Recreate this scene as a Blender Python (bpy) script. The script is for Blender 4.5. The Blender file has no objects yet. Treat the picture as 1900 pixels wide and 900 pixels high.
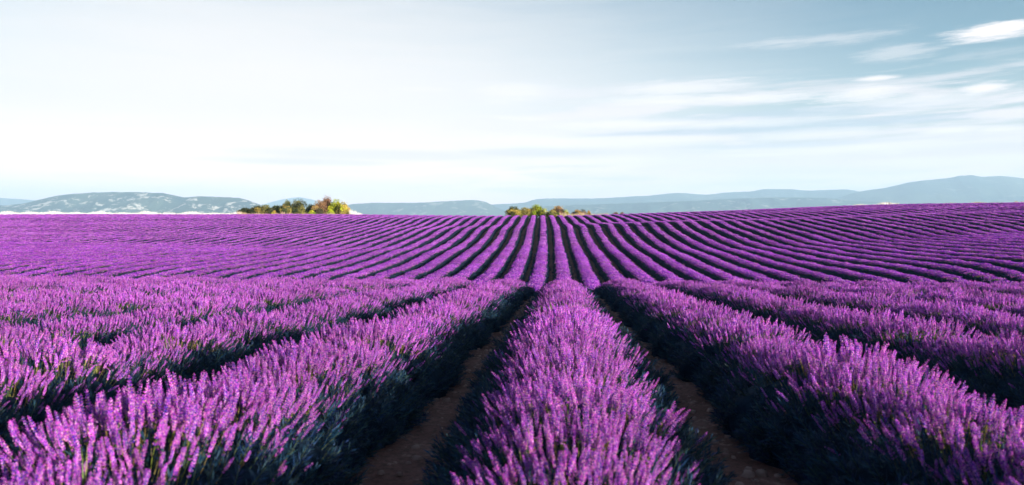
import bpy, bmesh, math, random
import numpy as np
from mathutils import Vector, Matrix, Euler, noise as mnoise

random.seed(7)
RNG = np.random.default_rng(7)
scene = bpy.context.scene
COL = scene.collection
R = math.radians

# ------------------------------------------------------------------ camera
F = 1267.0                 # focal length in pixels of a 1900 px wide picture
YAW = math.atan(95 / F)    # the rows run along +Y, the camera looks a little left of them
PITCH = math.atan(50 / F)
cam = bpy.data.cameras.new('camera')
cam.sensor_width = 36.0
cam.lens = F / 1900 * 36
cam.clip_start = 0.05
cam.clip_end = 90000
cam.dof.use_dof = True
cam.dof.focus_distance = 14.0
cam.dof.aperture_fstop = 2.3
co = bpy.data.objects.new('camera', cam)
COL.objects.link(co)
co.location = (0, 0, 0)
co.rotation_euler = (math.pi / 2 - PITCH, 0, YAW)
scene.camera = co

# ------------------------------------------------------------------ view
scene.view_settings.view_transform = 'Standard'
scene.view_settings.look = 'None'
scene.view_settings.exposure = 1.5
scene.view_settings.gamma = 1.0
scene.cycles.max_bounces = 6
scene.cycles.diffuse_bounces = 2
scene.cycles.volume_bounces = 2
scene.cycles.transmission_bounces = 2

# ------------------------------------------------------------------ sun and sky
SUN_AZ = R(133)            # clockwise from +Y seen from above: behind and to the right
SUN_EL = R(10)
sd = Vector((math.sin(SUN_AZ) * math.cos(SUN_EL), math.cos(SUN_AZ) * math.cos(SUN_EL), math.sin(SUN_EL)))
sun = bpy.data.lights.new('sun', 'SUN')
sun.energy = 5.0
sun.angle = R(0.5)
sun.color = (1.0, 0.90, 0.79)
so = bpy.data.objects.new('sun', sun)
COL.objects.link(so)
so.rotation_euler = sd.to_track_quat('Z', 'Y').to_euler()


class NT:
    """small helper to write node trees"""
    def __init__(s, tree):
        s.t = tree
        tree.nodes.clear()

    def n(s, typ, inputs=None, **props):
        nd = s.t.nodes.new(typ)
        for k, v in props.items():
            setattr(nd, k, v)
        for k, v in (inputs or {}).items():
            s.put(nd.inputs[k], v)
        return nd

    def put(s, sock, v):
        if isinstance(v, bpy.types.NodeSocket):
            s.t.links.new(v, sock)
        else:
            sock.default_value = v

    def m(s, op, a, b=0.0, c=0.0, clamp=False):
        nd = s.t.nodes.new('ShaderNodeMath')
        nd.operation = op
        nd.use_clamp = clamp
        s.put(nd.inputs[0], a)
        s.put(nd.inputs[1], b)
        s.put(nd.inputs[2], c)
        return nd.outputs[0]

    def mix(s, f, a, b, blend='MIX'):
        nd = s.t.nodes.new('ShaderNodeMix')
        nd.data_type = 'RGBA'
        nd.blend_type = blend
        s.put(nd.inputs[0], f)
        s.put(nd.inputs[6], a)
        s.put(nd.inputs[7], b)
        return nd.outputs[2]

    def ss(s, v, lo, hi, a=0.0, b=1.0):
        nd = s.t.nodes.new('ShaderNodeMapRange')
        nd.interpolation_type = 'SMOOTHSTEP'
        s.put(nd.inputs[0], v)
        nd.inputs[1].default_value = lo
        nd.inputs[2].default_value = hi
        nd.inputs[3].default_value = a
        nd.inputs[4].default_value = b
        return nd.outputs[0]

    def noise(s, vec, scale, detail=4, rough=0.5, dist=0.0):
        nd = s.n('ShaderNodeTexNoise', {'Vector': vec, 'Scale': scale, 'Detail': detail,
                                        'Roughness': rough, 'Distortion': dist})
        return nd.outputs[0]


world = bpy.data.worlds.new("World")
scene.world = world
world.use_nodes = True
w = NT(world.node_tree)
sky = w.n('ShaderNodeTexSky', sky_type='NISHITA', sun_disc=False)
sky.sun_elevation = SUN_EL
sky.sun_rotation = SUN_AZ
sky.altitude = 600
sky.air_density = 1.0
sky.dust_density = 2.0
sky.ozone_density = 1.0
geo = w.n('ShaderNodeTexCoord')
sep = w.n('ShaderNodeSeparateXYZ', {0: geo.outputs['Generated']})
X, Y, Z = sep.outputs
az = w.m('MULTIPLY', w.m('ARCTAN2', X, Y), 180 / math.pi)
el = w.m('MULTIPLY', w.m('ARCSINE', Z), 180 / math.pi)
el2 = w.m('SUBTRACT', el, w.m('MULTIPLY', az, 0.008))
cv = w.n('ShaderNodeCombineXYZ', {0: w.m('MULTIPLY', az, 0.075), 1: w.m('MULTIPLY', el2, 0.85), 2: 0.0}).outputs[0]
n1 = w.noise(cv, 1.1, 7, 0.58, 0.35)
n2 = w.noise(cv, 4.5, 8, 0.74, 0.1)
STR = 0.085
base = w.mix(1.0, sky.outputs[0], (0.54, 0.68, 0.70, 1), 'MULTIPLY')


def V(c, k=1.0):           # a radiance wanted in the picture, before the background strength
    return (c[0] * k / STR, c[1] * k / STR, c[2] * k / STR, 1)


def pix(px, py):
    a = math.atan((px - 950) / F)
    return math.degrees(a - YAW), math.degrees(math.atan((400 - py) / F * math.cos(a)))


# thin bright veil over the left of the view, reaching right near the horizon
d1 = w.m('POWER', w.m('DIVIDE', w.m('SUBTRACT', az, -24.0), 44.0), 2.0)
d2 = w.m('POWER', w.m('DIVIDE', w.m('SUBTRACT', el, 3.0), 21.0), 2.0)
vr = w.m('SQRT', w.m('ADD', d1, d2))
veil = w.ss(w.m('ADD', vr, w.m('MULTIPLY', w.m('SUBTRACT', n1, 0.5), 0.18)), 0.25, 1.35, 1.0, 0.0)
hz = w.ss(el, -2.0, 13.0, 0.92, 0.0)
veil = w.m('MAXIMUM', veil, hz)
c0 = w.mix(veil, base, w.mix(w.ss(el, 0.0, 9.0), V((0.72, 0.50, 0.47)), V((0.385, 0.358, 0.345))))
# streaky cirrus band
band = w.m('MULTIPLY', w.ss(el, 0.5, 3.0), w.ss(el, 7.5, 12.5, 1.0, 0.0))
cir = w.m('MULTIPLY', w.ss(w.m('ADD', n1, w.m('MULTIPLY', w.m('SUBTRACT', n2, 0.5), 0.22)), 0.43, 0.62), band)
cir = w.m('MULTIPLY', cir, w.ss(az, -14, 2, 0.25, 1.0))
cir = w.m('MULTIPLY', cir, 0.9)
c1 = w.mix(cir, c0, V((0.39, 0.35, 0.35)))
# single clouds: centre px, py, half width, half height, density
CL = [(1830, 61, 105, 13, 1.0), (1660, 98, 75, 13, 0.36), (1535, 76, 140, 9, 0.32), (1619, 148, 40, 5, .85),
      (1818, 167, 46, 10, .9), (1260, 165, 150, 13, .6), (1610, 172, 100, 16, .75), (1380, 184, 160, 10, .7),
      (960, 172, 90, 16, .38), (1240, 188, 130, 12, .6), (1160, 232, 190, 9, .6), (1400, 228, 200, 9, .5),
      (900, 264, 190, 13, 1.0), (1180, 262, 200, 11, .6), (1700, 190, 170, 15, .55), (1760, 243, 70, 7, .7),
      (1500, 250, 150, 10, .5), (1850, 241, 60, 6, .6), (1560, 275, 260, 12, .6), (1400, 288, 120, 4, .6),
      (1780, 300, 220, 8, .5), (1090, 300, 260, 8, .35), (1500, 330, 300, 9, .4), (780, 168, 60, 5, .3), (980, 221, 60, 6, .45)]
acc = None
for px, py, hw, hh, dn in CL:
    a0, e0 = pix(px, py)
    a1, _ = pix(px + hw, py)
    sx = abs(a1 - a0)
    sy = hh / 22.5
    q = w.m('ADD', w.m('POWER', w.m('DIVIDE', w.m('SUBTRACT', az, a0), sx), 2.0),
            w.m('POWER', w.m('DIVIDE', w.m('SUBTRACT', el, e0), sy), 2.0))
    q = w.m('ADD', w.m('SQRT', q), w.m('ADD', w.m('MULTIPLY', w.m('SUBTRACT', n2, 0.5), 2.6),
                                       w.m('MULTIPLY', w.m('SUBTRACT', n1, 0.5), 2.4)))
    k = w.ss(q, 0.2, 1.35, dn, 0.0)
    acc = k if acc is None else w.m('MAXIMUM', acc, k)
c2 = w.mix(acc, c1, V((0.44, 0.40, 0.39)))
# faint grey undersides of the cloud bands
GR = [(700, 288, 300, 13, .38), (1480, 212, 300, 9, .45), (980, 284, 200, 9, .4), (1300, 246, 260, 7, .6), (1640, 225, 200, 8, .6), (1500, 268, 220, 6, .4), (560, 300, 200, 9, .4)]
acc = None
for px, py, hw, hh, dn in GR:
    a0, e0 = pix(px, py)
    a1, _ = pix(px + hw, py)
    q = w.m('ADD', w.m('POWER', w.m('DIVIDE', w.m('SUBTRACT', az, a0), abs(a1 - a0)), 2.0),
            w.m('POWER', w.m('DIVIDE', w.m('SUBTRACT', el, e0), hh / 22.5), 2.0))
    q = w.m('ADD', w.m('SQRT', q), w.m('MULTIPLY', w.m('SUBTRACT', n1, 0.5), 1.8))
    k = w.ss(q, 0.3, 1.3, dn, 0.0)
    acc = k if acc is None else w.m('MAXIMUM', acc, k)
c3 = w.mix(acc, c2, V((0.21, 0.24, 0.28)))
bg = w.n('ShaderNodeBackground', {'Color': c3, 'Strength': STR})
w.n('ShaderNodeOutputWorld', {'Surface': bg.outputs[0]})


# ------------------------------------------------------------------ helpers
def mesh_np(name, verts, faces_flat, n_per_face, mats=(), colors=None, smooth=False, mat_idx=None):
    """verts (N,3); faces_flat flat index list, all faces with n_per_face corners (int or array)"""
    me = bpy.data.meshes.new(name)
    verts = np.asarray(verts, np.float32)
    ff = np.asarray(faces_flat, np.int32).ravel()
    if np.isscalar(n_per_face):
        nf = len(ff) // n_per_face
        tot = np.full(nf, n_per_face, np.int32)
    else:
        tot = np.asarray(n_per_face, np.int32)
        nf = len(tot)
    start = np.concatenate([[0], np.cumsum(tot)[:-1]]).astype(np.int32)
    me.vertices.add(len(verts))
    me.vertices.foreach_set('co', verts.ravel())
    me.loops.add(len(ff))
    me.loops.foreach_set('vertex_index', ff)
    me.polygons.add(nf)
    me.polygons.foreach_set('loop_start', start)
    me.polygons.foreach_set('loop_total', tot)
    if smooth:
        me.polygons.foreach_set('use_smooth', np.ones(nf, bool))
    for mm in mats:
        me.materials.append(mm)
    if mat_idx is not None:
        me.polygons.foreach_set('material_index', np.asarray(mat_idx, np.int32))
    me.update(calc_edges=True)
    if colors is not None:
        at = me.color_attributes.new('Col', 'FLOAT_COLOR', 'POINT')
        c4 = np.ones((len(verts), 4), np.float32)
        c4[:, :3] = colors
        at.data.foreach_set('color', c4.ravel())
    return me


class MB:
    """collects coloured pieces into one mesh"""
    def __init__(s):
        s.v = []
        s.f = []
        s.c = []

    def add(s, verts, faces, col):
        b = len(s.v)
        s.v += [tuple(p) for p in verts]
        s.f += [tuple(b + i for i in f) for f in faces]
        s.c += [col] * len(verts)

    def tube(s, pts, radii, col, n=3):
        vs, fs = [], []
        for k, p in enumerate(pts):
            p = Vector(p)
            d = (Vector(pts[min(k + 1, len(pts) - 1)]) - Vector(pts[max(k - 1, 0)])).normalized()
            a = d.orthogonal().normalized()
            b = d.cross(a)
            for i in range(n):
                t = 2 * math.pi * i / n
                vs.append(p + (a * math.cos(t) + b * math.sin(t)) * radii[k])
        for k in range(len(pts) - 1):
            for i in range(n):
                j = (i + 1) % n
                fs.append((k * n + i, k * n + j, k * n + n + j, k * n + n + i))
        s.add(vs, fs, col)

    def bud(s, base, tip, r, col, n=4):
        base, tip = Vector(base), Vector(tip)
        d = (tip - base)
        a = d.orthogonal().normalized()
        b = d.normalized().cross(a)
        mid = base + d * 0.5
        vs = [base, tip] + [mid + (a * math.cos(2 * math.pi * i / n) + b * math.sin(2 * math.pi * i / n)) * r for i in range(n)]
        fs = []
        for i in range(n):
            j = (i + 1) % n
            fs += [(0, 2 + j, 2 + i), (1, 2 + i, 2 + j)]
        s.add(vs, fs, col)

    def build(s, name, mats, smooth=False):
        ff = [i for f in s.f for i in f]
        return mesh_np(name, s.v, ff, [len(f) for f in s.f], mats, s.c, smooth)


def new_mat(name):
    m = bpy.data.materials.new(name)
    m.use_nodes = True
    return m, NT(m.node_tree)


def link(name, data, parent=None, mat=None):
    o = bpy.data.objects.new(name, data)
    COL.objects.link(o)
    if parent is not None:
        o.parent = parent
    if mat is not None:
        o.data.materials.append(mat)
    return o


def tag(o, label=None, cat=None, group=None, kind=None):
    if label:
        o['label'] = label
    if cat:
        o['category'] = cat
    if group:
        o['group'] = group
    if kind:
        o['kind'] = kind
    return o


# ------------------------------------------------------------------ materials
def plant_material(name, transl, hue_amt, val_amt, rough=0.7, spec=0.2, patch=False):
    m, t = new_mat(name)
    at = t.n('ShaderNodeAttribute', attribute_name='Col')
    oi = t.n('ShaderNodeObjectInfo')
    r = oi.outputs['Random']
    hue = t.m('ADD', 0.5 - hue_amt / 2, t.m('MULTIPLY', r, hue_amt))
    r2 = t.m('FRACT', t.m('MULTIPLY', r, 17.31))
    val = t.m('ADD', 1 - val_amt / 2, t.m('MULTIPLY', r2, val_amt))
    if patch:
        g = t.n('ShaderNodeNewGeometry')
        pn = t.noise(g.outputs['Position'], 0.22, 3, 0.6)
        val = t.m('MULTIPLY', val, t.ss(pn, 0.3, 0.7, 0.82, 1.15))
    hs = t.n('ShaderNodeHueSaturation', {'Hue': hue, 'Saturation': 1.0, 'Value': val, 'Color': at.outputs['Color']})
    p = t.n('ShaderNodeBsdfPrincipled', {'Base Color': hs.outputs[0], 'Roughness': rough, 'Specular IOR Level': spec})
    tr = t.n('ShaderNodeBsdfTranslucent', {'Color': hs.outputs[0]})
    mx = t.n('ShaderNodeMixShader', {0: transl, 1: p.outputs[0], 2: tr.outputs[0]})
    t.n('ShaderNodeOutputMaterial', {'Surface': mx.outputs[0]})
    return m


M_FLOWER = plant_material('lavender_flower', 0.22, 0.06, 0.6, 0.8, 0.06, patch=True)
M_TUFT = plant_material('lavender_tuft', 0.22, 0.02, 0.2, 0.8, 0.05, patch=True)
M_LEAF = plant_material('lavender_leaf', 0.12, 0.05, 0.6, 0.6, 0.25)
M_TREE = plant_material('tree_leaf', 0.08, 0.03, 0.4, 0.6, 0.2)
M_STRAW = plant_material('straw', 0.25, 0.02, 0.2, 0.7, 0.2)


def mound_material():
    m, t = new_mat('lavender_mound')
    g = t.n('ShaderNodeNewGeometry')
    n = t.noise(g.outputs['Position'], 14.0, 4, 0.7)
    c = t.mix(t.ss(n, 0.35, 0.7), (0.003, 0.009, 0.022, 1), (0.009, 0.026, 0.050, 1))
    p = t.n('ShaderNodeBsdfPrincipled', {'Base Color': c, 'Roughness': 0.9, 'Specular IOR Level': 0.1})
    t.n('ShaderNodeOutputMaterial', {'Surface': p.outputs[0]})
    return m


M_MOUND = mound_material()


def soil_material():
    m, t = new_mat('soil')
    g = t.n('ShaderNodeNewGeometry')
    pos = g.outputs['Position']
    n1 = t.noise(pos, 1.3, 6, 0.6)
    n2 = t.noise(pos, 28.0, 5, 0.7)
    n3 = t.noise(pos, 0.01, 5, 0.6)
    c = t.mix(t.ss(n1, 0.3, 0.7), (0.15, 0.060, 0.052, 1), (0.27, 0.125, 0.108, 1))
    c = t.mix(t.ss(n2, 0.42, 0.68, 0.0, 0.85), c, (0.08, 0.045, 0.038, 1))
    n4 = t.noise(pos, 9.0, 6, 0.75, 0.5)
    c = t.mix(t.ss(n4, 0.56, 0.66, 0.0, 0.6), c, (0.38, 0.24, 0.20, 1))
    L = t.n('ShaderNodeVectorMath', {0: pos}, operation='LENGTH')
    far = t.mix(t.ss(n3, 0.35, 0.65), (0.07, 0.10, 0.04, 1), (0.35, 0.29, 0.17, 1))
    c = t.mix(t.ss(L.outputs['Value'], 190, 330), c, far)
    bp = t.n('ShaderNodeBump', {'Height': t.m('ADD', n2, t.m('MULTIPLY', n1, 2.0)), 'Strength': 0.7, 'Distance': 0.03})
    p = t.n('ShaderNodeBsdfPrincipled', {'Base Color': c, 'Roughness': 0.95, 'Specular IOR Level': 0.1, 'Normal': bp.outputs[0]})
    t.n('ShaderNodeOutputMaterial', {'Surface': p.outputs[0]})
    return m


M_SOIL = soil_material()


def bark_material():
    m, t = new_mat('bark')
    g = t.n('ShaderNodeNewGeometry')
    n = t.noise(g.outputs['Position'], 6.0, 5, 0.7)
    c = t.mix(n, (0.07, 0.05, 0.035, 1), (0.22, 0.17, 0.13, 1))
    p = t.n('ShaderNodeBsdfPrincipled', {'Base Color': c, 'Roughness': 0.9})
    t.n('ShaderNodeOutputMaterial', {'Surface': p.outputs[0]})
    return m


M_BARK = bark_material()


def mountain_material(name, rock, lo=0.55, scale=1.0):
    m, t = new_mat(name)
    g = t.n('ShaderNodeNewGeometry')
    mp = t.n('ShaderNodeMapping', {'Vector': g.outputs['Position'], 'Scale': (1, 1, 2.2)})
    pos = mp.outputs[0]
    n1 = t.noise(pos, 0.0034 * scale, 8, 0.66, 0.8)
    n2 = t.noise(pos, 0.014 * scale, 5, 0.7)
    n3 = t.noise(pos, 0.0009 * scale, 4, 0.5)
    c = t.mix(t.ss(n2, 0.35, 0.65), (0.008, 0.030, 0.034, 1), (0.032, 0.066, 0.062, 1))
    c = t.mix(t.ss(n3, 0.45, 0.6, 0, 0.5), c, (0.08, 0.11, 0.08, 1))
    rk = t.m('MULTIPLY', t.ss(t.m('ADD', n1, t.m('MULTIPLY', t.m('SUBTRACT', n2, .5), 0.5)), lo, lo + 0.05), rock)
    c = t.mix(rk, c, (0.62, 0.58, 0.52, 1))
    p = t.n('ShaderNodeBsdfPrincipled', {'Base Color': c, 'Roughness': 0.95, 'Specular IOR Level': 0.05})
    t.n('ShaderNodeOutputMaterial', {'Surface': p.outputs[0]})
    return m


# ------------------------------------------------------------------ terrain (camera eye is at z = 0)
PITCHROW = 1.9
ROWH = 0.60      # height of the flower tops over the soil


def pchip(xs, ys, q):
    xs = np.asarray(xs, float)
    ys = np.asarray(ys, float)
    h = np.diff(xs)
    d = np.diff(ys) / h
    m = np.zeros(len(xs))
    m[0], m[-1] = d[0], d[-1]
    for i in range(1, len(xs) - 1):
        if d[i - 1] * d[i] > 0:
            w1, w2 = 2 * h[i] + h[i - 1], h[i] + 2 * h[i - 1]
            m[i] = (w1 + w2) / (w1 / d[i - 1] + w2 / d[i])
    q = np.clip(q, xs[0], xs[-1])
    i = np.clip(np.searchsorted(xs, q, side='right') - 1, 0, len(xs) - 2)
    t = (q - xs[i]) / h[i]
    return ((1 + 2 * t) * (1 - t) ** 2 * ys[i] + t * (1 - t) ** 2 * h[i] * m[i]
            + t * t * (3 - 2 * t) * ys[i + 1] + t * t * (t - 1) * h[i] * m[i + 1])


NEAR = [(0, -1.24), (10, -1.87), (18, -2.36), (22, -2.64), (26, -3.1), (31, -3.9)]
# row-top heights on the far slope, read as depth -> picture height (y) along a bearing u = x / y
PIX = {
    -0.95: [(50, 493), (75, 456), (100, 432), (125, 413), (140, 403), (156, 397.5)],
    -0.45: [(50, 503), (75, 460), (90, 442), (102, 430), (125, 410), (140, 401.5), (156, 397.5)],
    -0.15: [(50, 511), (75, 461), (90, 440), (101, 424), (112, 419), (125, 409), (140, 401), (156, 399.5)],
    0.00: [(50, 513), (75, 461), (90, 437), (100, 419), (110, 416), (125, 408), (140, 401), (156, 400)],
    0.12: [(50, 509), (75, 456), (90, 430), (99, 412), (109, 412), (125, 403), (140, 396.5), (156, 396)],
    0.30: [(50, 501), (75, 447), (90, 419), (99, 405.5), (108, 406), (125, 395), (140, 388.5), (156, 387)],
    0.50: [(48, 486), (62, 456), (75, 436), (88, 409), (98, 396), (107, 397), (125, 385), (140, 380), (156, 379)],
    0.70: [(46, 474), (56, 452), (66, 437), (75, 430), (86, 404), (96, 391), (106, 393), (125, 381), (140, 377), (156, 376.5)],
    0.95: [(44, 470), (56, 448), (66, 433), (75, 426), (86, 402), (96, 389), (106, 390), (125, 380), (140, 377), (156, 376.5)],
}
YG = np.arange(0, 401, 0.5)
UST = sorted(PIX)
cols = []
for u in UST:
    st = list(NEAR)
    if u < 0.4:
        st.append((39, -5.05 + 0.5 * max(0, u)))
    else:
        st.append((37, -4.45))
    for d, p in PIX[u]:
        st.append((d, (400 - p) / F * d - ROWH))
    zl = st[-1][1]
    st += [(172, zl + 0.0), (200, zl - 1.6), (300, zl - 12), (400, zl - 24)]
    a, b = zip(*st)
    cols.append(pchip(a, b, YG))
cols = np.array(cols)
UG = np.linspace(-0.95, 0.95, 96)
TAB = np.array([pchip(UST, cols[:, j], UG) for j in range(len(YG))]).T   # [u, y]


def ground(x, y):
    x = np.asarray(x, float)
    y = np.asarray(y, float)
    yy = np.clip(y, 0.0, 399.9)
    u = np.clip(np.where(yy > 1, x / np.maximum(yy, 1), 0), -0.949, 0.949)
    fu = (u + 0.95) / (UG[1] - UG[0])
    iu = np.clip(fu.astype(int), 0, len(UG) - 2)
    fu = fu - iu
    fy = yy / 0.5
    iy = np.clip(fy.astype(int), 0, len(YG) - 2)
    fy = fy - iy
    z = (TAB[iu, iy] * (1 - fu) * (1 - fy) + TAB[iu + 1, iy] * fu * (1 - fy)
         + TAB[iu, iy + 1] * (1 - fu) * fy + TAB[iu + 1, iy + 1] * fu * fy)
    z = z + np.clip((y - 40) / 30, 0, 1) * (0.05 * np.sin(x * 0.11 + y * 0.13) + 0.05 * np.sin(y * 0.31 + x * 0.03)
                                            + 0.02 * np.sin(y * 0.53 - x * 0.09))
    far = np.maximum(np.hypot(x, np.maximum(y, 0)) - 390, 0)
    z = np.where(y > 399, np.maximum(z - 0.06 * (y - 399), -45.0), z)
    z = np.where(y < 0, -1.24, z)
    side = np.maximum(np.abs(x) - 260, 0)
    z = np.where((y >= 0), z * np.clip(1 - side / 900, 0, 1) - 45 * np.clip(side / 900, 0, 1), z)
    z = np.where(y < 0, -1.24 - 40 * np.clip((-y - 50) / 2000, 0, 1) - 4 * np.clip(side / 900, 0, 1), z)
    return z


def curve(y):              # the rows bend very slightly to the left as they climb
    y = np.asarray(y, float)
    return 0.05 - 2.3 * np.clip((y - 48) / 91, 0, 2) ** 1.4


def stations(lo, hi, first, grow):
    out = [lo]
    s = first
    while out[-1] < hi:
        out.append(out[-1] + s)
        s *= grow
    out[-1] = hi
    return np.array(out)


ys = np.concatenate([-stations(0.0, 20000, 1.0, 1.25)[::-1][:-1], np.arange(0, 60, 0.5), np.arange(60, 200, 1.0),
                     stations(200, 20000, 3, 1.12)])
xr = np.concatenate([np.arange(0, 12, 0.38), np.arange(12, 150, 1.5), stations(150, 20000, 3, 1.15)])
xs = np.concatenate([-xr[:0:-1], xr])
GX, GY = np.meshgrid(xs, ys)
GZ = ground(GX, GY)
lump = np.array([[mnoise.noise((x * 1.7, y * 1.7, 0)) * 0.025 if (abs(x) < 14 and 0 <= y < 26) else 0 for x in xs] for y in ys])
GZ = GZ + lump
nx, ny = len(xs), len(ys)
idx = np.arange(nx * ny).reshape(ny, nx)
q = np.stack([idx[:-1, :-1], idx[:-1, 1:], idx[1:, 1:], idx[1:, :-1]], -1).reshape(-1, 4)
me = mesh_np('ground', np.stack([GX, GY, GZ], -1).reshape(-1, 3), q, 4, [M_SOIL], smooth=True)
g = link('ground', me)
tag(g, 'reddish brown field soil showing in the furrows between the lavender rows', 'ground', kind='structure')


# ------------------------------------------------------------------ lavender pieces that are repeated
C_STEM = [(0.28, 0.32, 0.06), (0.20, 0.26, 0.07), (0.38, 0.27, 0.10)]
C_CALYX = [(0.13, 0.026, 0.50), (0.27, 0.036, 0.52), (0.05, 0.022, 0.42)]
C_PETAL = [(0.76, 0.11, 0.80), (0.88, 0.18, 0.82), (0.50, 0.08, 0.80), (0.90, 0.44, 0.88)]
C_PEACH = (0.80, 0.34, 0.36)  # warm highlight put into random floret tips as colour


def spike_mesh(name, seed, fine):
    r = random.Random(seed)
    mb = MB()
    stem_len = 0.19
    bx, by = r.uniform(-.02, .02), r.uniform(-.02, .02)

    def axis(t):     # t in metres along the stem
        k = t / stem_len
        return Vector((bx * k * k, by * k * k, t))
    head = r.uniform(0.080, 0.125)
    mb.tube([axis(0), axis(stem_len * .5), axis(stem_len), axis(stem_len + head * .9)],
            [.0016, .0014, .0013, .0008], r.choice(C_STEM), 3)
    nw = r.randint(8, 10) if fine else 7
    hs = [stem_len + head * (i + .3) / nw for i in range(nw)]
    if r.random() < .5:
        hs.append(stem_len - r.uniform(.018, .035))
    for i, h in enumerate(hs):
        k = min(max((h - stem_len) / head, 0), 1)
        rad = (0.0075 + 0.003 * math.sin(math.pi * (0.15 + k * 0.75))) * (1 - 0.35 * k * k)
        c = axis(h)
        nb = 6 if fine else 4
        off = r.random() * 6.28
        for j in range(nb):
            a = off + 2 * math.pi * j / nb + r.uniform(-.2, .2)
            d = Vector((math.cos(a), math.sin(a), 0))
            b0 = c + d * 0.001
            ti = c + d * rad + Vector((0, 0, rad * (1.0 if fine else 1.3)))
            mb.bud(b0, ti, rad * (.34 if fine else .5), r.choice(C_CALYX) if r.random() < .52 else r.choice(C_PETAL), 4 if fine else 3)
            if r.random() < (.75 if fine else .7):
                t2 = ti + d * r.uniform(.001, .004) + Vector((0, 0, r.uniform(-.001, .004)))
                mb.bud(ti - d * .002, t2, rad * (.36 if fine else .5), C_PEACH if r.random() < .17 else r.choice(C_PETAL), 3)
    mb.bud(axis(stem_len + head), axis(stem_len + head + .008), .0035, C_PETAL[0], 3)
    if fine and r.random() < .6:       # a narrow leaf on the stem
        a = r.random() * 6.28
        d = Vector((math.cos(a), math.sin(a), 0))
        b0 = axis(.03)
        mb.bud(b0, b0 + d * .02 + Vector((0, 0, .05)), .0022, (0.10, 0.16, 0.08), 3)
    return mb.build(name, [M_FLOWER])


def sprig_mesh(name, seed, n, L, wd):
    r = random.Random(seed)
    mb = MB()
    mb.tube([(0, 0, 0), (r.uniform(-.01, .01), r.uniform(-.01, .01), L * .9)], [.002, .001], (.06, .09, .05), 3)
    for i in range(n):
        h = L * (i + 1) / (n + 1) * .8
        a = i * 2.4 + r.uniform(-.4, .4)
        d = Vector((math.cos(a), math.sin(a), 0))
        ln = r.uniform(.03, .055) * L / .12
        sp = r.uniform(.35, .8)
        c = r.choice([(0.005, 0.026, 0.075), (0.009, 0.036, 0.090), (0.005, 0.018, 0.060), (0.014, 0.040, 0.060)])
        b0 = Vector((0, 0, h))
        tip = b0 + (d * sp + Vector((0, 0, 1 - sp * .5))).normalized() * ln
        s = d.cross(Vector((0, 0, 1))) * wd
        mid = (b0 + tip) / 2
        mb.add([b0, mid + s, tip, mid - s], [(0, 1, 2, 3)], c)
    return mb.build(name, [M_LEAF])


def blade_mesh(name, seed):
    r = random.Random(seed)
    mb = MB()
    for i in range(5):
        a = r.random() * 6.28
        d = Vector((math.cos(a), math.sin(a), 0))
        s = d.cross(Vector((0, 0, 1))) * .003
        L = r.uniform(.26, .40)
        p0 = d * .01
        p1 = p0 + d * .02 + Vector((0, 0, L * .6))
        p2 = p1 + d * .035 + Vector((0, 0, L * .4))
        c = r.choice([(0.22, 0.30, 0.04), (0.32, 0.32, 0.06), (0.14, 0.22, 0.04)])
        mb.add([p0 - s, p0 + s, p1 + s * .8, p2, p1 - s * .8], [(0, 1, 2, 4), (4, 2, 3)], c)
    return mb.build(name, [M_LEAF])


def patch_mesh(name, seed, n, size, hl, hr):
    """a tuft of many flower heads for the far part of the field"""
    r = random.Random(seed)
    mb = MB()
    for i in range(n):
        x, y = r.uniform(-size, size), r.uniform(-size, size)
        tilt = Vector((x / size * .25 + r.uniform(-.15, .15), y / size * .25 + r.uniform(-.15, .15), 1)).normalized()
        h = r.uniform(.13, .24)
        base = Vector((x, y, 0)) + tilt * (h - hl)
        c = r.choice(C_CALYX) if r.random() < .42 else r.choice(C_PETAL)
        mb.bud(base, base + tilt * hl, hr, c, 3)
        if i % 3 == 0:
            mb.tube([(x, y, 0), tuple(base)], [.003, .003], r.choice(C_STEM), 3)
    return mb.build(name, [M_TUFT])


def proto_collection(name, meshes):
    c = bpy.data.collections.new(name)
    for i, m in enumerate(meshes):
        o = bpy.data.objects.new(m.name, m)
        c.objects.link(o)
    return c


FINE = [spike_mesh('lavender_spike_fine_%02d' % i, 100 + i, True) for i in range(8)]
MID = [spike_mesh('lavender_spike_mid_%02d' % i, 200 + i, False) for i in range(6)]
FAR = [patch_mesh('lavender_tuft_a_%02d' % i, 300 + i, 20, .11, .075, .013) for i in range(4)]
VFAR = [patch_mesh('lavender_tuft_b_%02d' % i, 320 + i, 20, .155, .10, .020) for i in range(4)]
FLOWER_SET = proto_collection('flower_set', sorted(FINE + MID + FAR + VFAR, key=lambda m: m.name))
# sorted by name: fine 0-7, mid 8-13, tuft_a 14-17, tuft_b 18-21
SPR = [sprig_mesh('sprig_a_%02d' % i, 400 + i, 20, .13, .0030) for i in range(4)]
SPRM = [sprig_mesh('sprig_b_%02d' % i, 420 + i, 12, .15, .0065) for i in range(3)]
BLD = [blade_mesh('sprig_c_%02d' % i, 440 + i) for i in range(3)]
LEAF_SET = proto_collection('leaf_set', sorted(SPR + SPRM + BLD, key=lambda m: m.name))
# sprig_a 0-3, sprig_b 4-6, blades 7-9


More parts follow.
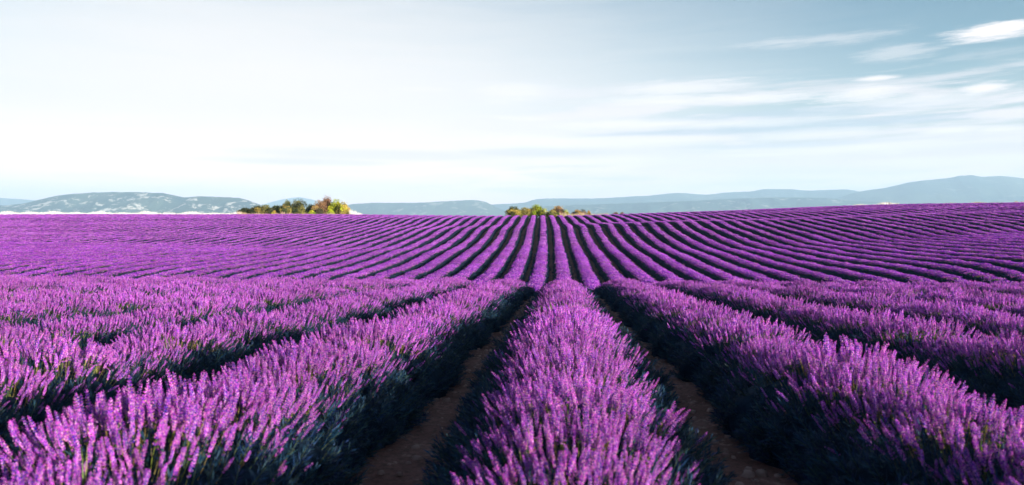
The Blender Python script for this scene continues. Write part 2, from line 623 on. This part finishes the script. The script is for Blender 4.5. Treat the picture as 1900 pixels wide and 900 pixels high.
def inst_group(name, coll):
    ng = bpy.data.node_groups.new(name, 'GeometryNodeTree')
    ng.interface.new_socket('Geometry', in_out='INPUT', socket_type='NodeSocketGeometry')
    ng.interface.new_socket('Geometry', in_out='OUTPUT', socket_type='NodeSocketGeometry')
    N, L = ng.nodes, ng.links
    gi = N.new('NodeGroupInput')
    go = N.new('NodeGroupOutput')
    ci = N.new('GeometryNodeCollectionInfo')
    ci.inputs['Collection'].default_value = coll
    ci.inputs['Separate Children'].default_value = True
    ci.inputs['Reset Children'].default_value = True
    ip = N.new('GeometryNodeInstanceOnPoints')
    L.new(gi.outputs[0], ip.inputs['Points'])
    L.new(ci.outputs[0], ip.inputs['Instance'])
    ip.inputs['Pick Instance'].default_value = True
    for nm, typ, sock in (('idx', 'INT', 'Instance Index'), ('rot', 'FLOAT_VECTOR', 'Rotation'), ('scl', 'FLOAT_VECTOR', 'Scale')):
        a = N.new('GeometryNodeInputNamedAttribute')
        a.data_type = typ
        a.inputs['Name'].default_value = nm
        o = [s for s in a.outputs if s.enabled and s.name == 'Attribute'][0]
        if nm == 'rot':
            e = N.new('FunctionNodeEulerToRotation')
            L.new(o, e.inputs[0])
            o = e.outputs[0]
        L.new(o, ip.inputs[sock])
    L.new(ip.outputs[0], go.inputs[0])
    return ng


G_FLOWER = inst_group('scatter_flowers', FLOWER_SET)
G_LEAF = inst_group('scatter_leaves', LEAF_SET)


def points_object(name, pos, rot, scl, idx, group, parent, mat):
    me = bpy.data.meshes.new(name)
    n = len(pos)
    me.vertices.add(n)
    me.vertices.foreach_set('co', np.asarray(pos, np.float32).ravel())
    a = me.attributes.new('rot', 'FLOAT_VECTOR', 'POINT')
    a.data.foreach_set('vector', np.asarray(rot, np.float32).ravel())
    a = me.attributes.new('scl', 'FLOAT_VECTOR', 'POINT')
    a.data.foreach_set('vector', np.asarray(scl, np.float32).ravel())
    a = me.attributes.new('idx', 'INT', 'POINT')
    a.data.foreach_set('value', np.asarray(idx, np.int32))
    o = link(name, me, parent)
    md = o.modifiers.new('scatter', 'NODES')
    md.node_group = group
    o['kind'] = 'stuff'
    return o


def euler_from_dir(d, spin):
    """XYZ euler turning local +Z onto direction d (N,3): Rz(phi) Ry(theta) Rz(spin) -> euler"""
    th = np.arccos(np.clip(d[:, 2], -1, 1))
    ph = np.arctan2(d[:, 1], d[:, 0])
    ct, st, cp, sp, cs, sn = np.cos(th), np.sin(th), np.cos(ph), np.sin(ph), np.cos(spin), np.sin(spin)
    # R = Rz(ph) Ry(th) Rz(spin)
    r20 = -st * cs
    r21 = st * sn
    r22 = ct
    r00 = cp * ct * cs - sp * sn
    r10 = sp * ct * cs + cp * sn
    ey = np.arcsin(np.clip(-r20, -1, 1))
    ex = np.arctan2(r21, r22)
    ez = np.arctan2(r10, r00)
    return np.stack([ex, ey, ez], -1)


# ------------------------------------------------------------------ the lavender rows
HALF = 0.73        # half width of the leafy mound
MH = 0.36          # height of the leafy mound


def row_plants(k, y0, y1):
    """centres and sizes of the plants that make up row k"""
    r = np.random.default_rng(1000 + k)
    n = int((y1 - y0) / 0.55) + 2
    cy = y0 - 0.3 + 0.55 * np.arange(n) + r.uniform(-.07, .07, n)
    sz = 1 + r.uniform(-.16, .14, n)
    off = r.uniform(-.05, .05, n)
    return cy, sz, off


def row_section(k, y, pl):
    """height factor and sideways offset of the mound at y, and the nearest plant's centre"""
    cy, sz, off = pl
    i = np.clip(np.searchsorted(cy, y), 1, len(cy) - 1)
    i = np.where(np.abs(cy[i] - y) < np.abs(cy[i - 1] - y), i, i - 1)
    dd = np.abs(cy[i] - y) / 0.28
    near = 1.0 if True else 0
    bump = sz[i] * (1 - 0.16 * np.clip(dd, 0, 1.3) ** 2)
    return bump, off[i] * 0.6, cy[i]


def profile(s):            # s in -1..1 across -> height 0..1
    return np.clip(1 - np.abs(s) ** 2.6, 0, 1) ** 0.62


def section_point(t, bump, off):
    """t in -1..1 round the section from left foot over the top to the right foot -> lateral, height"""
    a = t * math.pi / 2 * 1.06
    lat = np.sign(np.sin(a)) * np.abs(np.sin(a)) ** 0.85 * HALF * bump + off
    hh = np.sign(np.cos(a)) * np.abs(np.cos(a)) ** 0.75 * MH * bump
    return lat, hh


ORD = ['first', 'second', 'third', 'fourth', 'fifth', 'sixth', 'seventh', 'eighth']
LEFT_LBL = ['with bright spike tips rising into the bottom left corner', 'crossing the left edge in the lower half', None, None, None]


def row_label(k):
    if k == 0:
        return 'lavender row straight ahead up the middle with blurred blossoms at the bottom edge', None
    side = 'left' if k < 0 else 'right'
    a = abs(k)
    if a == 1:
        return ('%s lavender row next to the middle row, beyond the narrow brown %s furrow' %
                (side, side)), None
    if a <= 8:
        return '%s lavender row to the %s of the middle row, thick with purple flower spikes' % (ORD[a - 1], side), None
    if a <= 24:
        return 'long striped purple lavender row on the %s half of the far slope' % side, 'lavender rows on the %s half of the far slope' % side
    return ('thin purple lavender row far out towards the %s edge of the far slope' % side,
            'outer lavender rows towards the %s edge of the far slope' % side)


def z_rows(X0, y):
    return ground(X0 + curve(y), y)


def make_row(k):
    r = np.random.default_rng(5000 + k)
    X0 = k * PITCHROW
    ul, ur = -0.93, 0.78
    y_in = abs(X0) / (abs(ul) if X0 < 0 else ur) - 2.5
    y0 = max(0.55 if k == 0 else 0.3, y_in)
    yend = 158.0 + 0.8 * math.sin(k * .7)
    if X0 > 30:
        yend = 156
    if y0 > yend - 4:
        return
    root = bpy.data.objects.new('lavender_row', None)
    COL.objects.link(root)
    xm = float(X0 + curve(y0))
    root.location = (xm, y0, float(ground(xm, y0)))
    org = np.array(root.location)
    lab, grp = row_label(k)
    tag(root, lab, 'lavender row', grp or 'parallel lavender rows of the field')
    pl = row_plants(k, y0, yend)

    # --- leafy mound
    st = []
    y = y0
    while y < yend:
        st.append(y)
        y += 0.09 if y < 8 else 0.14 if y < 28 else 0.5 if y < 70 else 1.0
    st.append(yend)
    st = np.array(st)
    T = np.linspace(-1, 1, 11 if abs(k) < 14 else 9)
    bump, off, _ = row_section(k, st, pl)
    bump = np.where(st > 40, 1 + (bump - 1) * .5, bump)
    P = []
    for t in T:
        lat, hh = section_point(np.full(len(st), t), bump, off)
        jit = r.normal(0, 0.018, len(st))
        xx = X0 + curve(st) + lat + jit
        P.append(np.stack([xx, st, z_rows(X0, st) + hh * np.interp(st, [30, 48], [1.0, 1.28]) * (1 + r.normal(0, .05, len(st))) - (0.06 if abs(t) == 1 else 0)], -1))
    P = np.stack(P, 1)               # [station, t, 3]
    n, m = P.shape[0], P.shape[1]
    # close the ends
    P[0, :, 2] = np.minimum(P[0, :, 2], org[2] - 0.05)
    P[-1, :, 2] = P[-1, :, 2].min()
    id2 = np.arange(n * m).reshape(n, m)
    qq = np.stack([id2[:-1, :-1], id2[1:, :-1], id2[1:, 1:], id2[:-1, 1:]], -1).reshape(-1, 4)
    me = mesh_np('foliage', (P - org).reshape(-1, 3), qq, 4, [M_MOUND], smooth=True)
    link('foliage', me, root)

    # --- flower spikes
    pos, dr, scl, idx = [], [], [], []

    def spikes(ya, yb, per_m, lo, hi, fat):
        L = yb - ya
        if L <= 0:
            return None
        n = int(L * per_m)
        y = r.uniform(ya, yb, n)
        # across: mostly over the top, thinning down the flanks
        t = np.clip(r.normal(0, 0.41, n), -1.1, 1.1)
        keep = np.abs(t) < 0.62 + r.uniform(-.16, .50, n)
        y, t = y[keep], t[keep]
        n = len(y)
        b, o, cy = row_section(k, y, pl)
        lat, hh = section_point(t * 0.70, b, o)
        # roots are inside the mound, tips fan out from each plant
        x = X0 + curve(y) + lat * 0.80
        z = z_rows(X0, y) + hh * 0.90
        ang = t * 1.05 + r.normal(0, .10, n)
        along = (y - cy) / 0.30 * 0.32 + r.normal(0, .10, n)
        d = np.stack([np.tan(ang * .85), np.tan(along), np.ones(n)], -1)
        d /= np.linalg.norm(d, axis=1)[:, None]
        s = (0.97 - 0.30 * np.abs(t)) * r.uniform(.72, 1.14, n) * b * np.interp(y, [3, 8], [1.0, .86])
        return np.stack([x, y, z], -1), d, np.stack([s * fat, s * fat, s], -1), r.integers(lo, hi, n)

    def patches(ya, yb, step, lats, lo, hi, sc):
        if yb - ya <= 0:
            return None
        yy = np.arange(ya, yb, step)
        Yl, Tl = np.meshgrid(yy, lats)
        y = Yl.ravel() + r.uniform(-.5, .5, Yl.size) * step
        t = Tl.ravel() + r.uniform(-.07, .07, Yl.size)
        b, o, cy = row_section(k, y, pl)
        b = 1 + (b - 1) * .8
        lat, hh = section_point(t, b, o)
        pos = np.stack([X0 + curve(y) + lat * .92, y, z_rows(X0, y) + hh * .97 * np.interp(y, [30, 48], [1.0, 1.28])], -1)
        ang = t * 1.1
        d = np.stack([np.sin(ang), r.normal(0, .1, len(y)), np.cos(ang)], -1)
        d /= np.linalg.norm(d, axis=1)[:, None]
        s = sc * r.uniform(.9, 1.1, len(y))
        return pos, d, np.stack([s, s, s * r.uniform(.85, 1.15, len(y)) * np.interp(y, [30, 48], [1.0, .72])], -1), r.integers(lo, hi, len(y))

    res = [spikes(max(y0, 0.3), 6.5, 540, 0, 8, .95), spikes(max(y0, 6.5), 14, 520, 8, 14, 1.05),
           spikes(max(y0, 14), 27, 440, 8, 14, 1.35),
           patches(max(y0, 27), 42, .30, np.array([-.26, -.09, .09, .26]), 14, 18, 1.1),
           patches(max(y0, 42), 80, .19, np.array([-.26, -.13, 0, .13, .26]), 14, 18, 1.15),
           patches(max(y0, 80), yend, .26, np.array([-.16, 0, .16]), 18, 22, 1.0)]
    res = [q for q in res if q is not None and len(q[0])]
    pos = np.concatenate([q[0] for q in res])
    dr = np.concatenate([q[1] for q in res])
    scl = np.concatenate([q[2] for q in res])
    idx = np.concatenate([q[3] for q in res])
    rot = euler_from_dir(dr, r.uniform(0, 6.28, len(pos)))
    if abs(k) <= 2:      # the largest spikes in view are objects of their own
        v = pos + dr * 0.24
        u = (v[:, 0] * math.cos(YAW) + v[:, 1] * math.sin(YAW))
        dp = (-v[:, 0] * math.sin(YAW) + v[:, 1] * math.cos(YAW))
        a = u / np.maximum(dp, .05)
        inview = (np.abs(a) < .76) & (dp > .5) & (v[:, 2] / dp > -0.40)
        # skip the flank hidden from view: every spike in view may show
        cand = np.where(inview & (idx < 8))[0]
        cand = cand[np.argsort(dp[cand])][:300]
        sel = np.zeros(len(pos), bool)
        sel[cand] = True
        for i in cand:
            o = bpy.data.objects.new('flower_spike', FINE[int(idx[i])])
            o.parent = root
            o.location = pos[i] - org
            o.rotation_euler = rot[i]
            o.scale = scl[i]
            COL.objects.link(o)
        pos, rot, scl, idx = pos[~sel], rot[~sel], scl[~sel], idx[~sel]
    points_object('blossom', pos - org, rot, scl, idx, G_FLOWER, root, M_FLOWER)

    # --- leafy sprigs on the flanks and between the flowers
    res = []

    def leaves(ya, yb, per_m, lo, hi, sc, full):
        if yb - ya <= 0:
            return
        n = int((yb - ya) * per_m)
        y = r.uniform(ya, yb, n)
        t = r.uniform(-1, 1, n) * 1.0
        if not full:
            t = np.sign(t) * (0.35 + 0.65 * np.abs(t))
        b, o, cy = row_section(k, y, pl)
        lat, hh = section_point(t, b, o)
        ang = t * 1.35
        pos = np.stack([X0 + curve(y) + lat * .95, y, z_rows(X0, y) + np.maximum(hh * .95, .02)], -1)
        d = np.stack([np.sin(ang), (y - cy) / .3 * .4 + r.normal(0, .25, n), np.maximum(np.cos(ang), .05) + r.normal(.15, .15, n)], -1)
        d /= np.linalg.norm(d, axis=1)[:, None]
        s = sc * r.uniform(.75, 1.25, n)
        res.append((pos, d, np.stack([s, s, s], -1), r.integers(lo, hi, n)))

    leaves(y0, 7, 420, 0, 4, 1.1, True)
    leaves(max(y0, 7), 14, 260, 0, 4, 1.15, True)
    leaves(max(y0, 14), 27, 120, 4, 7, 1.1, True)
    leaves(max(y0, 27), 75, 30, 4, 7, 1.4, False)
    leaves(y0, 20, 2.0, 7, 10, .8, True)
    pos = np.concatenate([q[0] for q in res]) if res else np.zeros((0, 3))
    if len(pos):
        dr = np.concatenate([q[1] for q in res])
        scl = np.concatenate([q[2] for q in res])
        idx = np.concatenate([q[3] for q in res])
        bl = idx >= 7
        pos[bl, 0] = X0 + curve(pos[bl, 1]) + (pos[bl, 0] - X0 - curve(pos[bl, 1])) * .42
        pos[bl, 2] = z_rows(pos[bl, 0] - curve(pos[bl, 1]), pos[bl, 1]) + .22
        dr[bl] = np.array([0, 0, 1])
        pos[bl, 2] += .02
        rot = euler_from_dir(dr, r.uniform(0, 6.28, len(pos)))
        points_object('leaf_sprig', pos - org, rot, scl, idx, G_LEAF, root, M_LEAF)


for k in [0] + [s * j for j in range(1, 78) for s in (-1, 1)]:
    make_row(k)


# ------------------------------------------------------------------ stones in the furrows
def stones():
    r = np.random.default_rng(11)
    mb = MB()
    for side in (-1.5, -.5, .5, 1.5):
        for i in range(620):
            y = r.uniform(2.2, 20) if side in (-.5, .5) else r.uniform(4, 18)
            x = side * PITCHROW + .05 + r.normal(0, .22)
            z = float(ground(x, y))
            s = abs(r.normal(.010, .011)) + .004
            vs = []
            z += lump_at(x, y)
            for q, hh in ((1.0, -.002), (.78, s * r.uniform(.4, .7))):
                for a in range(6):
                    t = a / 6 * 6.28
                    vs.append((x + math.cos(t) * s * q * r.uniform(.8, 1.25), y + math.sin(t) * s * q * r.uniform(.8, 1.25), z + hh * r.uniform(.8, 1.2)))
            vs.append((x + r.uniform(-.2, .2) * s, y, z + s * r.uniform(.6, .9)))
            c = r.uniform(.6, 1.15)
            mb.add(vs, [(a, (a + 1) % 6, 6 + (a + 1) % 6, 6 + a) for a in range(6)] + [(6 + a, 6 + (a + 1) % 6, 12) for a in range(6)], (.34 * c, .20 * c, .17 * c))
    me = mb.build('pebbles', [M_STRAW])
    tag(link('pebbles', me), 'small stones and clods scattered along the brown furrows', 'stones', kind='stuff')


def lump_at(x, y):
    return mnoise.noise((x * 1.7, y * 1.7, 0)) * 0.025


stones()


# ------------------------------------------------------------------ trees and bushes beyond the field
def at(px, D):
    """x, y of the point at depth D in the direction of picture column px"""
    a = math.atan((px - 950) / F) - YAW
    y = D
    return math.tan(a) * y, y


def zpx(py, x, y):
    a = math.atan2(x, y) + YAW
    dist = math.hypot(x, y) * math.cos(a)
    return (400 - py) / F * dist


def tree(name, px0, px1, top, D, cols, label, cat, group=None, seed=0, dens=1.0, base_py=None, leaf=.17, twigs=False, lobes=7):
    r = random.Random(seed)
    x, y = at((px0 + px1) / 2, D)
    xa, _ = at(px0, D)
    xb, _ = at(px1, D)
    zb = float(ground(x, y))
    H = max(zpx(top, x, y) - zb, 0.6)
    W = (xb - xa) / 2 * 1.12
    root = bpy.data.objects.new(name, None)
    COL.objects.link(root)
    root.location = (x, y, zb)
    tag(root, label, cat, group)
    tb = MB()
    tb.tube([(0, 0, -.2), (.05, .03, H * .3), (.0, .1, H * .6)], [H * .035 + .03, H * .027 + .02, H * .012 + .01], (.15, .11, .08), 6)
    for i in range(5):
        a = r.random() * 6.28
        tb.tube([(0.03, .02, H * r.uniform(.18, .4)), (math.cos(a) * W * .35, math.sin(a) * W * .35, H * .55),
                 (math.cos(a) * W * .65, math.sin(a) * W * .65, H * r.uniform(.6, .8))], [.05, .035, .012], (.15, .11, .08), 4)
    if twigs:
        for i in range(6):
            a = r.random() * 6.28
            bx = math.cos(a) * W * .3
            tb.tube([(bx * .4, 0, H * .55), (bx, math.sin(a) * W * .3, H * .85), (bx * 1.4, math.sin(a) * W * .4, H * r.uniform(.98, 1.06))],
                    [.03, .018, .008], (.15, .11, .08), 3)
    tm = tb.build('trunk', [M_BARK])
    link('trunk', tm, root)
    # crown: small leaf faces in uneven clumps
    cl = []
    for i in range(lobes):
        a = r.random() * 6.28
        q = math.sqrt(r.random())
        lx = math.cos(a) * W * .62 * q
        ly = math.sin(a) * W * .62 * q
        lz = H * (r.uniform(.35, .80) - .22 * q)
        cl.append((lx, ly, lz, W * r.uniform(.28, .45), H * r.uniform(.14, .22), r.choice(cols)))
    cl.append((0, 0, H * .70, W * .60, H * .28, r.choice(cols)))
    cl.append((-W * .62, 0, H * .38, W * .50, H * .34, r.choice(cols)))
    cl.append((W * .62, 0, H * .38, W * .50, H * .34, r.choice(cols)))
    cl.append((0, -W * .3, H * .28, W * .5, H * .26, r.choice(cols)))
    V_, C_ = [], []
    n = int(380 * dens)
    for (cx, cy, cz, rw, rh, c) in cl:
        for j in range(n):
            d = Vector((r.gauss(0, 1), r.gauss(0, 1), r.gauss(0, 1))).normalized()
            q = r.uniform(.55, 1.06) if r.random() < .9 else r.uniform(1.0, 1.22)
            q *= 1 + .18 * mnoise.noise(Vector((cx + d.x * 2, cy + d.y * 2, cz + d.z * 2)) * 1.7)
            p = Vector((cx + d.x * rw * q, cy + d.y * rw * q, max(cz + d.z * rh * q, .03)))
            a = Vector((r.gauss(0, 1), r.gauss(0, 1), r.gauss(0, 1))).normalized()
            b = a.orthogonal().normalized()
            s = leaf * r.uniform(.6, 1.2)
            V_ += [p - a * s * .5, p + b * s * .35, p + a * s * .5, p - b * s * .35]
            k = r.uniform(.75, 1.25)
            C_ += [(c[0] * k, c[1] * k, c[2] * k)] * 4
    me = mesh_np('crown', np.array([tuple(v) for v in V_]), np.arange(len(V_)), 4, [M_TREE], np.array(C_))
    link('crown', me, root)


DK = [(.030, .045, .015), (.045, .05, .018), (.020, .035, .014), (.14, .13, .03)]  # dark leaves, plus a golden tone painted in for sunlit clumps
BR = [(.20, .11, .05), (.09, .055, .04), (.05, .05, .02), (.30, .20, .07)]
OR = [(.38, .26, .06), (.22, .18, .04), (.06, .07, .02)]  # tan foliage; also mixed into dark crowns as painted sunlit clumps
YG_ = [(.38, .40, .02), (.22, .28, .02), (.46, .42, .03), (.07, .10, .01)]
OL = [(.24, .20, .05), (.10, .11, .03), (.30, .24, .06), (.06, .07, .02)]
GL = 'trees and bushes of the left thicket'
GC = 'trees and bushes of the middle thicket'
T = [
    # name, px0, px1, top, D, cols, label, cat, group, twigs
    ('bush', 442, 468, 385, 172, DK, 'small dark round bush at the left end of the left thicket', 'bush', GL, 0),
    ('bush', 466, 490, 381, 171, DK + OR[1:2], 'low dark bush with some clumps coloured orange as if lit beside the small round bush', 'bush', GL, 0),
    ('bush', 482, 504, 379, 174, DK + OR[:1], 'dark bush with a pale tip, third from the left end of the left thicket', 'bush', GL, 0),
    ('bush', 500, 528, 380, 171, DK, 'wide low dark bush in the left half of the left thicket', 'bush', GL, 0),
    ('bush', 520, 539, 377, 168, OR + DK[:2], 'leafy bush, coloured orange as if lit, in front of the dark left thicket', 'bush', GL, 0),
    ('tree', 525, 543, 371, 175, OL, 'slim olive tree rising behind the orange bush', 'tree', GL, 0),
    ('tree', 536, 574, 368, 172, DK + OL[:2], 'broad dark green tree with bare twigs on top in the left thicket', 'tree', GL, 1),
    ('bush', 568, 588, 379, 173, DK, 'low dark bush in the dip between the two tallest trees of the left thicket', 'bush', GL, 0),
    ('tree', 580, 606, 371, 171, BR + DK[:1], 'purplish brown tree in the right half of the left thicket', 'tree', GL, 0),
    ('tree', 595, 620, 363.5, 174, BR + DK[:1], 'tallest brown tree of the left thicket, with a reddish top', 'tree', GL, 1),
    ('tree', 612, 637, 368, 171, YG_, 'bright yellow green tree near the right end of the left thicket', 'tree', GL, 0),
    ('tree', 627, 648, 374, 169, OR + YG_[:1], 'orange green tree at the right end of the left thicket', 'tree', GL, 0),
    ('bush', 573, 585, 389, 163, YG_, 'small yellow green bush at the foot of the dip in the left thicket', 'bush', GL, 0),
    ('bush', 608, 620, 388, 163, YG_, 'small yellow green bush at the foot of the bright yellow green tree', 'bush', GL, 0),
    ('bush', 505, 514, 390, 163, YG_ + OR, 'tiny yellow bush at the foot of the wide low dark bush', 'bush', GL, 0),
    ('tree', 940, 966, 382, 170, BR[2:] + OL + OR[:1], 'round brown green tree at the left end of the middle thicket', 'tree', GC, 0),
    ('bush', 962, 986, 384, 171, OL + OR[:1], 'olive and tan bush beside the round brown green tree', 'bush', GC, 0),
    ('tree', 982, 1008, 378.5, 172, YG_ + OL, 'yellow green tree, tallest of the middle thicket', 'tree', GC, 0),
    ('bush', 1003, 1018, 386, 170, OL + YG_[:1], 'green bush just right of the tall yellow green tree', 'bush', GC, 0),
    ('bush', 1015, 1036, 390, 166, OR + OL, 'low tan bush in front of the brown tree of the middle thicket', 'bush', GC, 0),
    ('tree', 1022, 1048, 381.5, 173, BR + OR[:1], 'brown tree with a ragged top in the right half of the middle thicket', 'tree', GC, 1),
    ('bush', 1045, 1056, 389, 169, OL + YG_[:1], 'small green bush right of the ragged brown tree', 'bush', GC, 0),
    ('bush', 1062, 1080, 389, 170, BR + OR, 'reddish brown bush standing apart on the tan grass of the middle thicket', 'bush', GC, 0),
    ('bush', 1074, 1088, 387.5, 172, BR + OL, 'brown bush with a pointed top beyond the reddish brown bush', 'bush', GC, 0),
    ('bush', 1089, 1096, 390, 170, OR + OL, 'tiny bush at the right end of the middle thicket', 'bush', GC, 0),
    ('bush', 1137, 1147, 393, 170, BR, 'tiny reddish bush on the crest right of the middle thicket', 'bush', 'small far bushes along the crest', 0),
    ('bush', 1150, 1158, 393.5, 170, BR, 'smaller of the two reddish bushes on the crest right of the middle thicket', 'bush', 'small far bushes along the crest', 0),
    ('bush', 1798, 1826, 375.5, 170, BR + DK, 'low dark brown bush on the crest near the right edge', 'bush', 'small far bushes along the crest', 0),
    ('bush', 1878, 1890, 373.5, 176, OR, 'tan bush on the crest close to the right edge', 'bush', 'small far bushes along the crest', 0),
]
for i, (nm, a, b, tp, D, cs, lb, ct, gp, tw) in enumerate(T):
    big = (b - a) > 15
    tree(nm, a, b, tp, D, cs, lb, ct, gp, seed=50 + i, dens=1.0 if big else .4, leaf=.27 if big else .2, twigs=bool(tw), lobes=16 if big else 3)


# ------------------------------------------------------------------ dry grass and grain beyond the crest
def dry(name, label, px0, px1, D0, D1, tops, n, cols, seed, wd=.05, dome=False):
    r = np.random.default_rng(seed)
    px = r.uniform(px0, px1, n)
    D = r.uniform(D0, D1, n)
    a = np.arctan((px - 950) / F) - YAW
    x = np.tan(a) * D
    z = ground(x, D)
    dist = np.hypot(x, D) * np.cos(np.arctan2(x, D) + YAW)
    tp = np.interp(px, *tops)
    h = (400 - tp) / F * dist - z
    h = np.maximum(h, .25) * r.uniform(.60, 1.18, n) * (1 + .25 * np.sin(px * .11) * np.sin(px * .037 + 1))
    th = r.uniform(0, 3.14, n)
    dx, dy = np.cos(th) * wd, np.sin(th) * wd
    lx, ly = r.normal(0, .12, n) * h, r.normal(0, .12, n) * h
    v = np.stack([np.stack([x - dx, D - dy, z - .05], -1), np.stack([x + dx, D + dy, z - .05], -1),
                  np.stack([x + dx * .8 + lx * .6, D + dy * .8 + ly * .6, z + h * .7], -1),
                  np.stack([x + lx, D + ly, z + h], -1)], 1).reshape(-1, 3)
    ci = r.integers(0, len(cols), n)
    c = np.repeat(np.array(cols)[ci] * r.uniform(.85, 1.12, n)[:, None], 4, 0)
    me = mesh_np(name, v, np.arange(len(v)), 4, [M_STRAW], np.clip(c, 0, .9))
    tag(link(name, me), label, 'grass', kind='stuff')


PALE = [(.80, .75, .68), (.74, .70, .64), (.84, .82, .78)]
TAN = [(.55, .40, .26), (.45, .36, .18), (.62, .48, .36)]
dry('grain_field', 'pale cream standing grain beyond the left crest of the lavender', -160, 448, 160, 171,
    ([-160, 0, 60, 120, 300, 448], [394.5, 394, 393, 394, 394, 395]), 9000, PALE, 3)
dry('dry_grass', 'tan dry grass at the foot of the middle thicket', 1040, 1130, 160, 168,
    ([1040, 1070, 1100, 1130], [396, 394.5, 394.5, 397]), 600, TAN, 4)
dry('dry_grass', 'pinkish dry grass at the foot of the left thicket', 440, 660, 159.5, 162,
    ([440, 660], [394.5, 396.5]), 900, [(.62, .42, .32), (.5, .38, .2)], 5)
dry('dry_grass', 'pale dry grass right of the left thicket', 648, 672, 166, 172,
    ([648, 655, 672], [388, 390, 395]), 350, PALE, 6)
dry('dry_grass', 'pale dry grass strip on the crest of the right slope', 1582, 1668, 160, 167,
    ([1582, 1625, 1668], [379.5, 377.5, 376]), 1000, PALE + TAN[:1], 7)
dry('dry_grass', 'tan dry grass on the crest near the right edge', 1750, 1960, 160, 168,
    ([1750, 1850, 1960], [376, 375, 374.5]), 900, TAN, 8)


# ------------------------------------------------------------------ hills far behind
def ridge(name, label, D, prof, depth, mat, seed, gully=.16, scale=1.0):
    """a hill range whose skyline at depth D follows prof (picture columns and heights)"""
    pxs, pys = zip(*prof)
    n = 420
    px = np.linspace(pxs[0], pxs[-1], n)
    py = pchip(pxs, pys, px)
    a = np.arctan((px - 950) / F) - YAW
    X = np.tan(a) * D
    dist = np.hypot(X, D) * np.cos(np.arctan2(X, D) + YAW)
    base = -46.0
    H = np.maximum((400 - py) / F * dist - base, 1.0)
    V_ = []
    rows = [(-1, 0), (-.86, .13), (-.72, .28), (-.58, .45), (-.45, .60), (-.33, .72), (-.22, .83), (-.12, .93), (-.05, .985), (0, 1.0), (.1, .97), (.35, .7), (.7, .3), (1, 0)]
    for ti, (o, hk) in enumerate(rows):
        for i in range(n):
            y = D + o * depth
            xx = X[i] * (1 + o * depth / D * .6)
            nz = mnoise.fractal(Vector((xx / (260 * scale), y / (520 * scale), seed)), 1.0, 2.1, 5)
            nr = mnoise.fractal(Vector((xx / (70 * scale), y / 300, seed + 9)), 1.0, 2.0, 3)
            w_ = math.sin(math.pi * min(max(hk, 0), 1)) if ti < 9 else 0
            hh = H[i] * (hk + gully * nz * w_ * 1.4)
            if ti == 9:
                hh += 5.0 * nr * min(H[i] / 60, 1)
            V_.append((xx, y + nz * depth * .08 * w_, base - 3 + max(hh, 0)))
    id2 = np.arange(len(rows) * n).reshape(len(rows), n)
    qq = np.stack([id2[:-1, :-1], id2[:-1, 1:], id2[1:, 1:], id2[1:, :-1]], -1).reshape(-1, 4)
    me = mesh_np(name, np.array(V_), qq, 4, [mat], smooth=True)
    tag(link(name, me), label, 'hill', kind='structure')


MA = mountain_material('hill_forest_rock', .8, .56, 1.5)
MC = mountain_material('hill_forest_slope', .35, .58)
MB_ = mountain_material('hill_forest', .12, .60, .7)
ridge('hill', 'wooded plateau with pale rock faces on the left horizon', 7600,
      [(-420, 396), (-260, 388), (-120, 384), (0, 381), (40, 378), (75, 370), (110, 362.5), (150, 358.5), (180, 357), (240, 356), (300, 358), (320, 361), (345, 366),
       (365, 364), (400, 365), (440, 366.5), (460, 371), (480, 378), (500, 386), (530, 397), (560, 402)], 900, MA, 1, .2)
ridge('hill', 'faint far hill at the left edge behind the plateau', 15000,
      [(-500, 372), (-250, 362), (-100, 363), (0, 367), (60, 371), (110, 378), (200, 396)], 1500, MB_, 2)
ridge('hill', 'very faint hill behind the left thicket', 19400,
      [(430, 396), (470, 384), (500, 376), (530, 369), (555, 366), (575, 369), (600, 376), (640, 381), (720, 392)], 800, MB_, 3)
ridge('hill', 'low blue hill between the two thickets', 11200,
      [(600, 396), (640, 381.5), (660, 378), (700, 376), (760, 376), (830, 373), (880, 371), (900, 374), (912, 380), (930, 388), (960, 397)], 900, MC, 4, .2)
ridge('hill', 'long blue range behind the middle thicket', 14500,
      [(860, 398), (905, 379.5), (940, 378), (970, 376), (995, 369.5), (1020, 368), (1100, 368), (1160, 365), (1200, 363), (1260, 358), (1310, 361), (1347, 357),
       (1392, 355), (1421, 350.5), (1469, 351), (1495, 353.5), (1530, 352.5), (1568, 351.5), (1592, 355), (1640, 372), (1700, 396)], 1500, MB_, 5, .15, 1.6)
ridge('hill', 'high blue mountain with a rounded top on the right horizon', 12500,
      [(1470, 396), (1530, 374), (1570, 362), (1592, 355.5), (1640, 348.5), (1690, 337.5), (1730, 333), (1752, 331), (1780, 326), (1800, 325), (1822, 328),
       (1850, 326.5), (1870, 328), (1900, 331), (1960, 337), (2100, 343), (2350, 356), (2600, 375)], 1800, MB_, 6, .13, 1.6)
ridge('hill', 'lower wooded ridge in front of the long blue range', 10500,
      [(930, 398), (1000, 383), (1100, 379), (1200, 375.5), (1270, 373), (1384, 367.5), (1439, 366), (1532, 367.5), (1580, 372), (1700, 378), (1850, 384), (2000, 396)], 1000, MC, 7, .22)

# ------------------------------------------------------------------ the air
hb = bpy.data.meshes.new('haze')
bm = bmesh.new()
bmesh.ops.create_cube(bm, size=2.0)
z0, z1 = -55.0, 800.0
for v in bm.verts:
    v.co = Vector((v.co.x * 20400, v.co.y * 20400, z0 if v.co.z < 0 else z1))
bm.to_mesh(hb)
bm.free()
m, t = new_mat('haze')
pv = t.n('ShaderNodeVolumePrincipled', {'Color': (0.54, 0.77, 1.0, 1), 'Density': 8.0e-5, 'Anisotropy': 0.0})
t.n('ShaderNodeOutputMaterial', {'Volume': pv.outputs[0]})
hb.materials.append(m)
tag(link('haze', hb), 'pale blue air in front of the far hills', 'haze', kind='stuff')
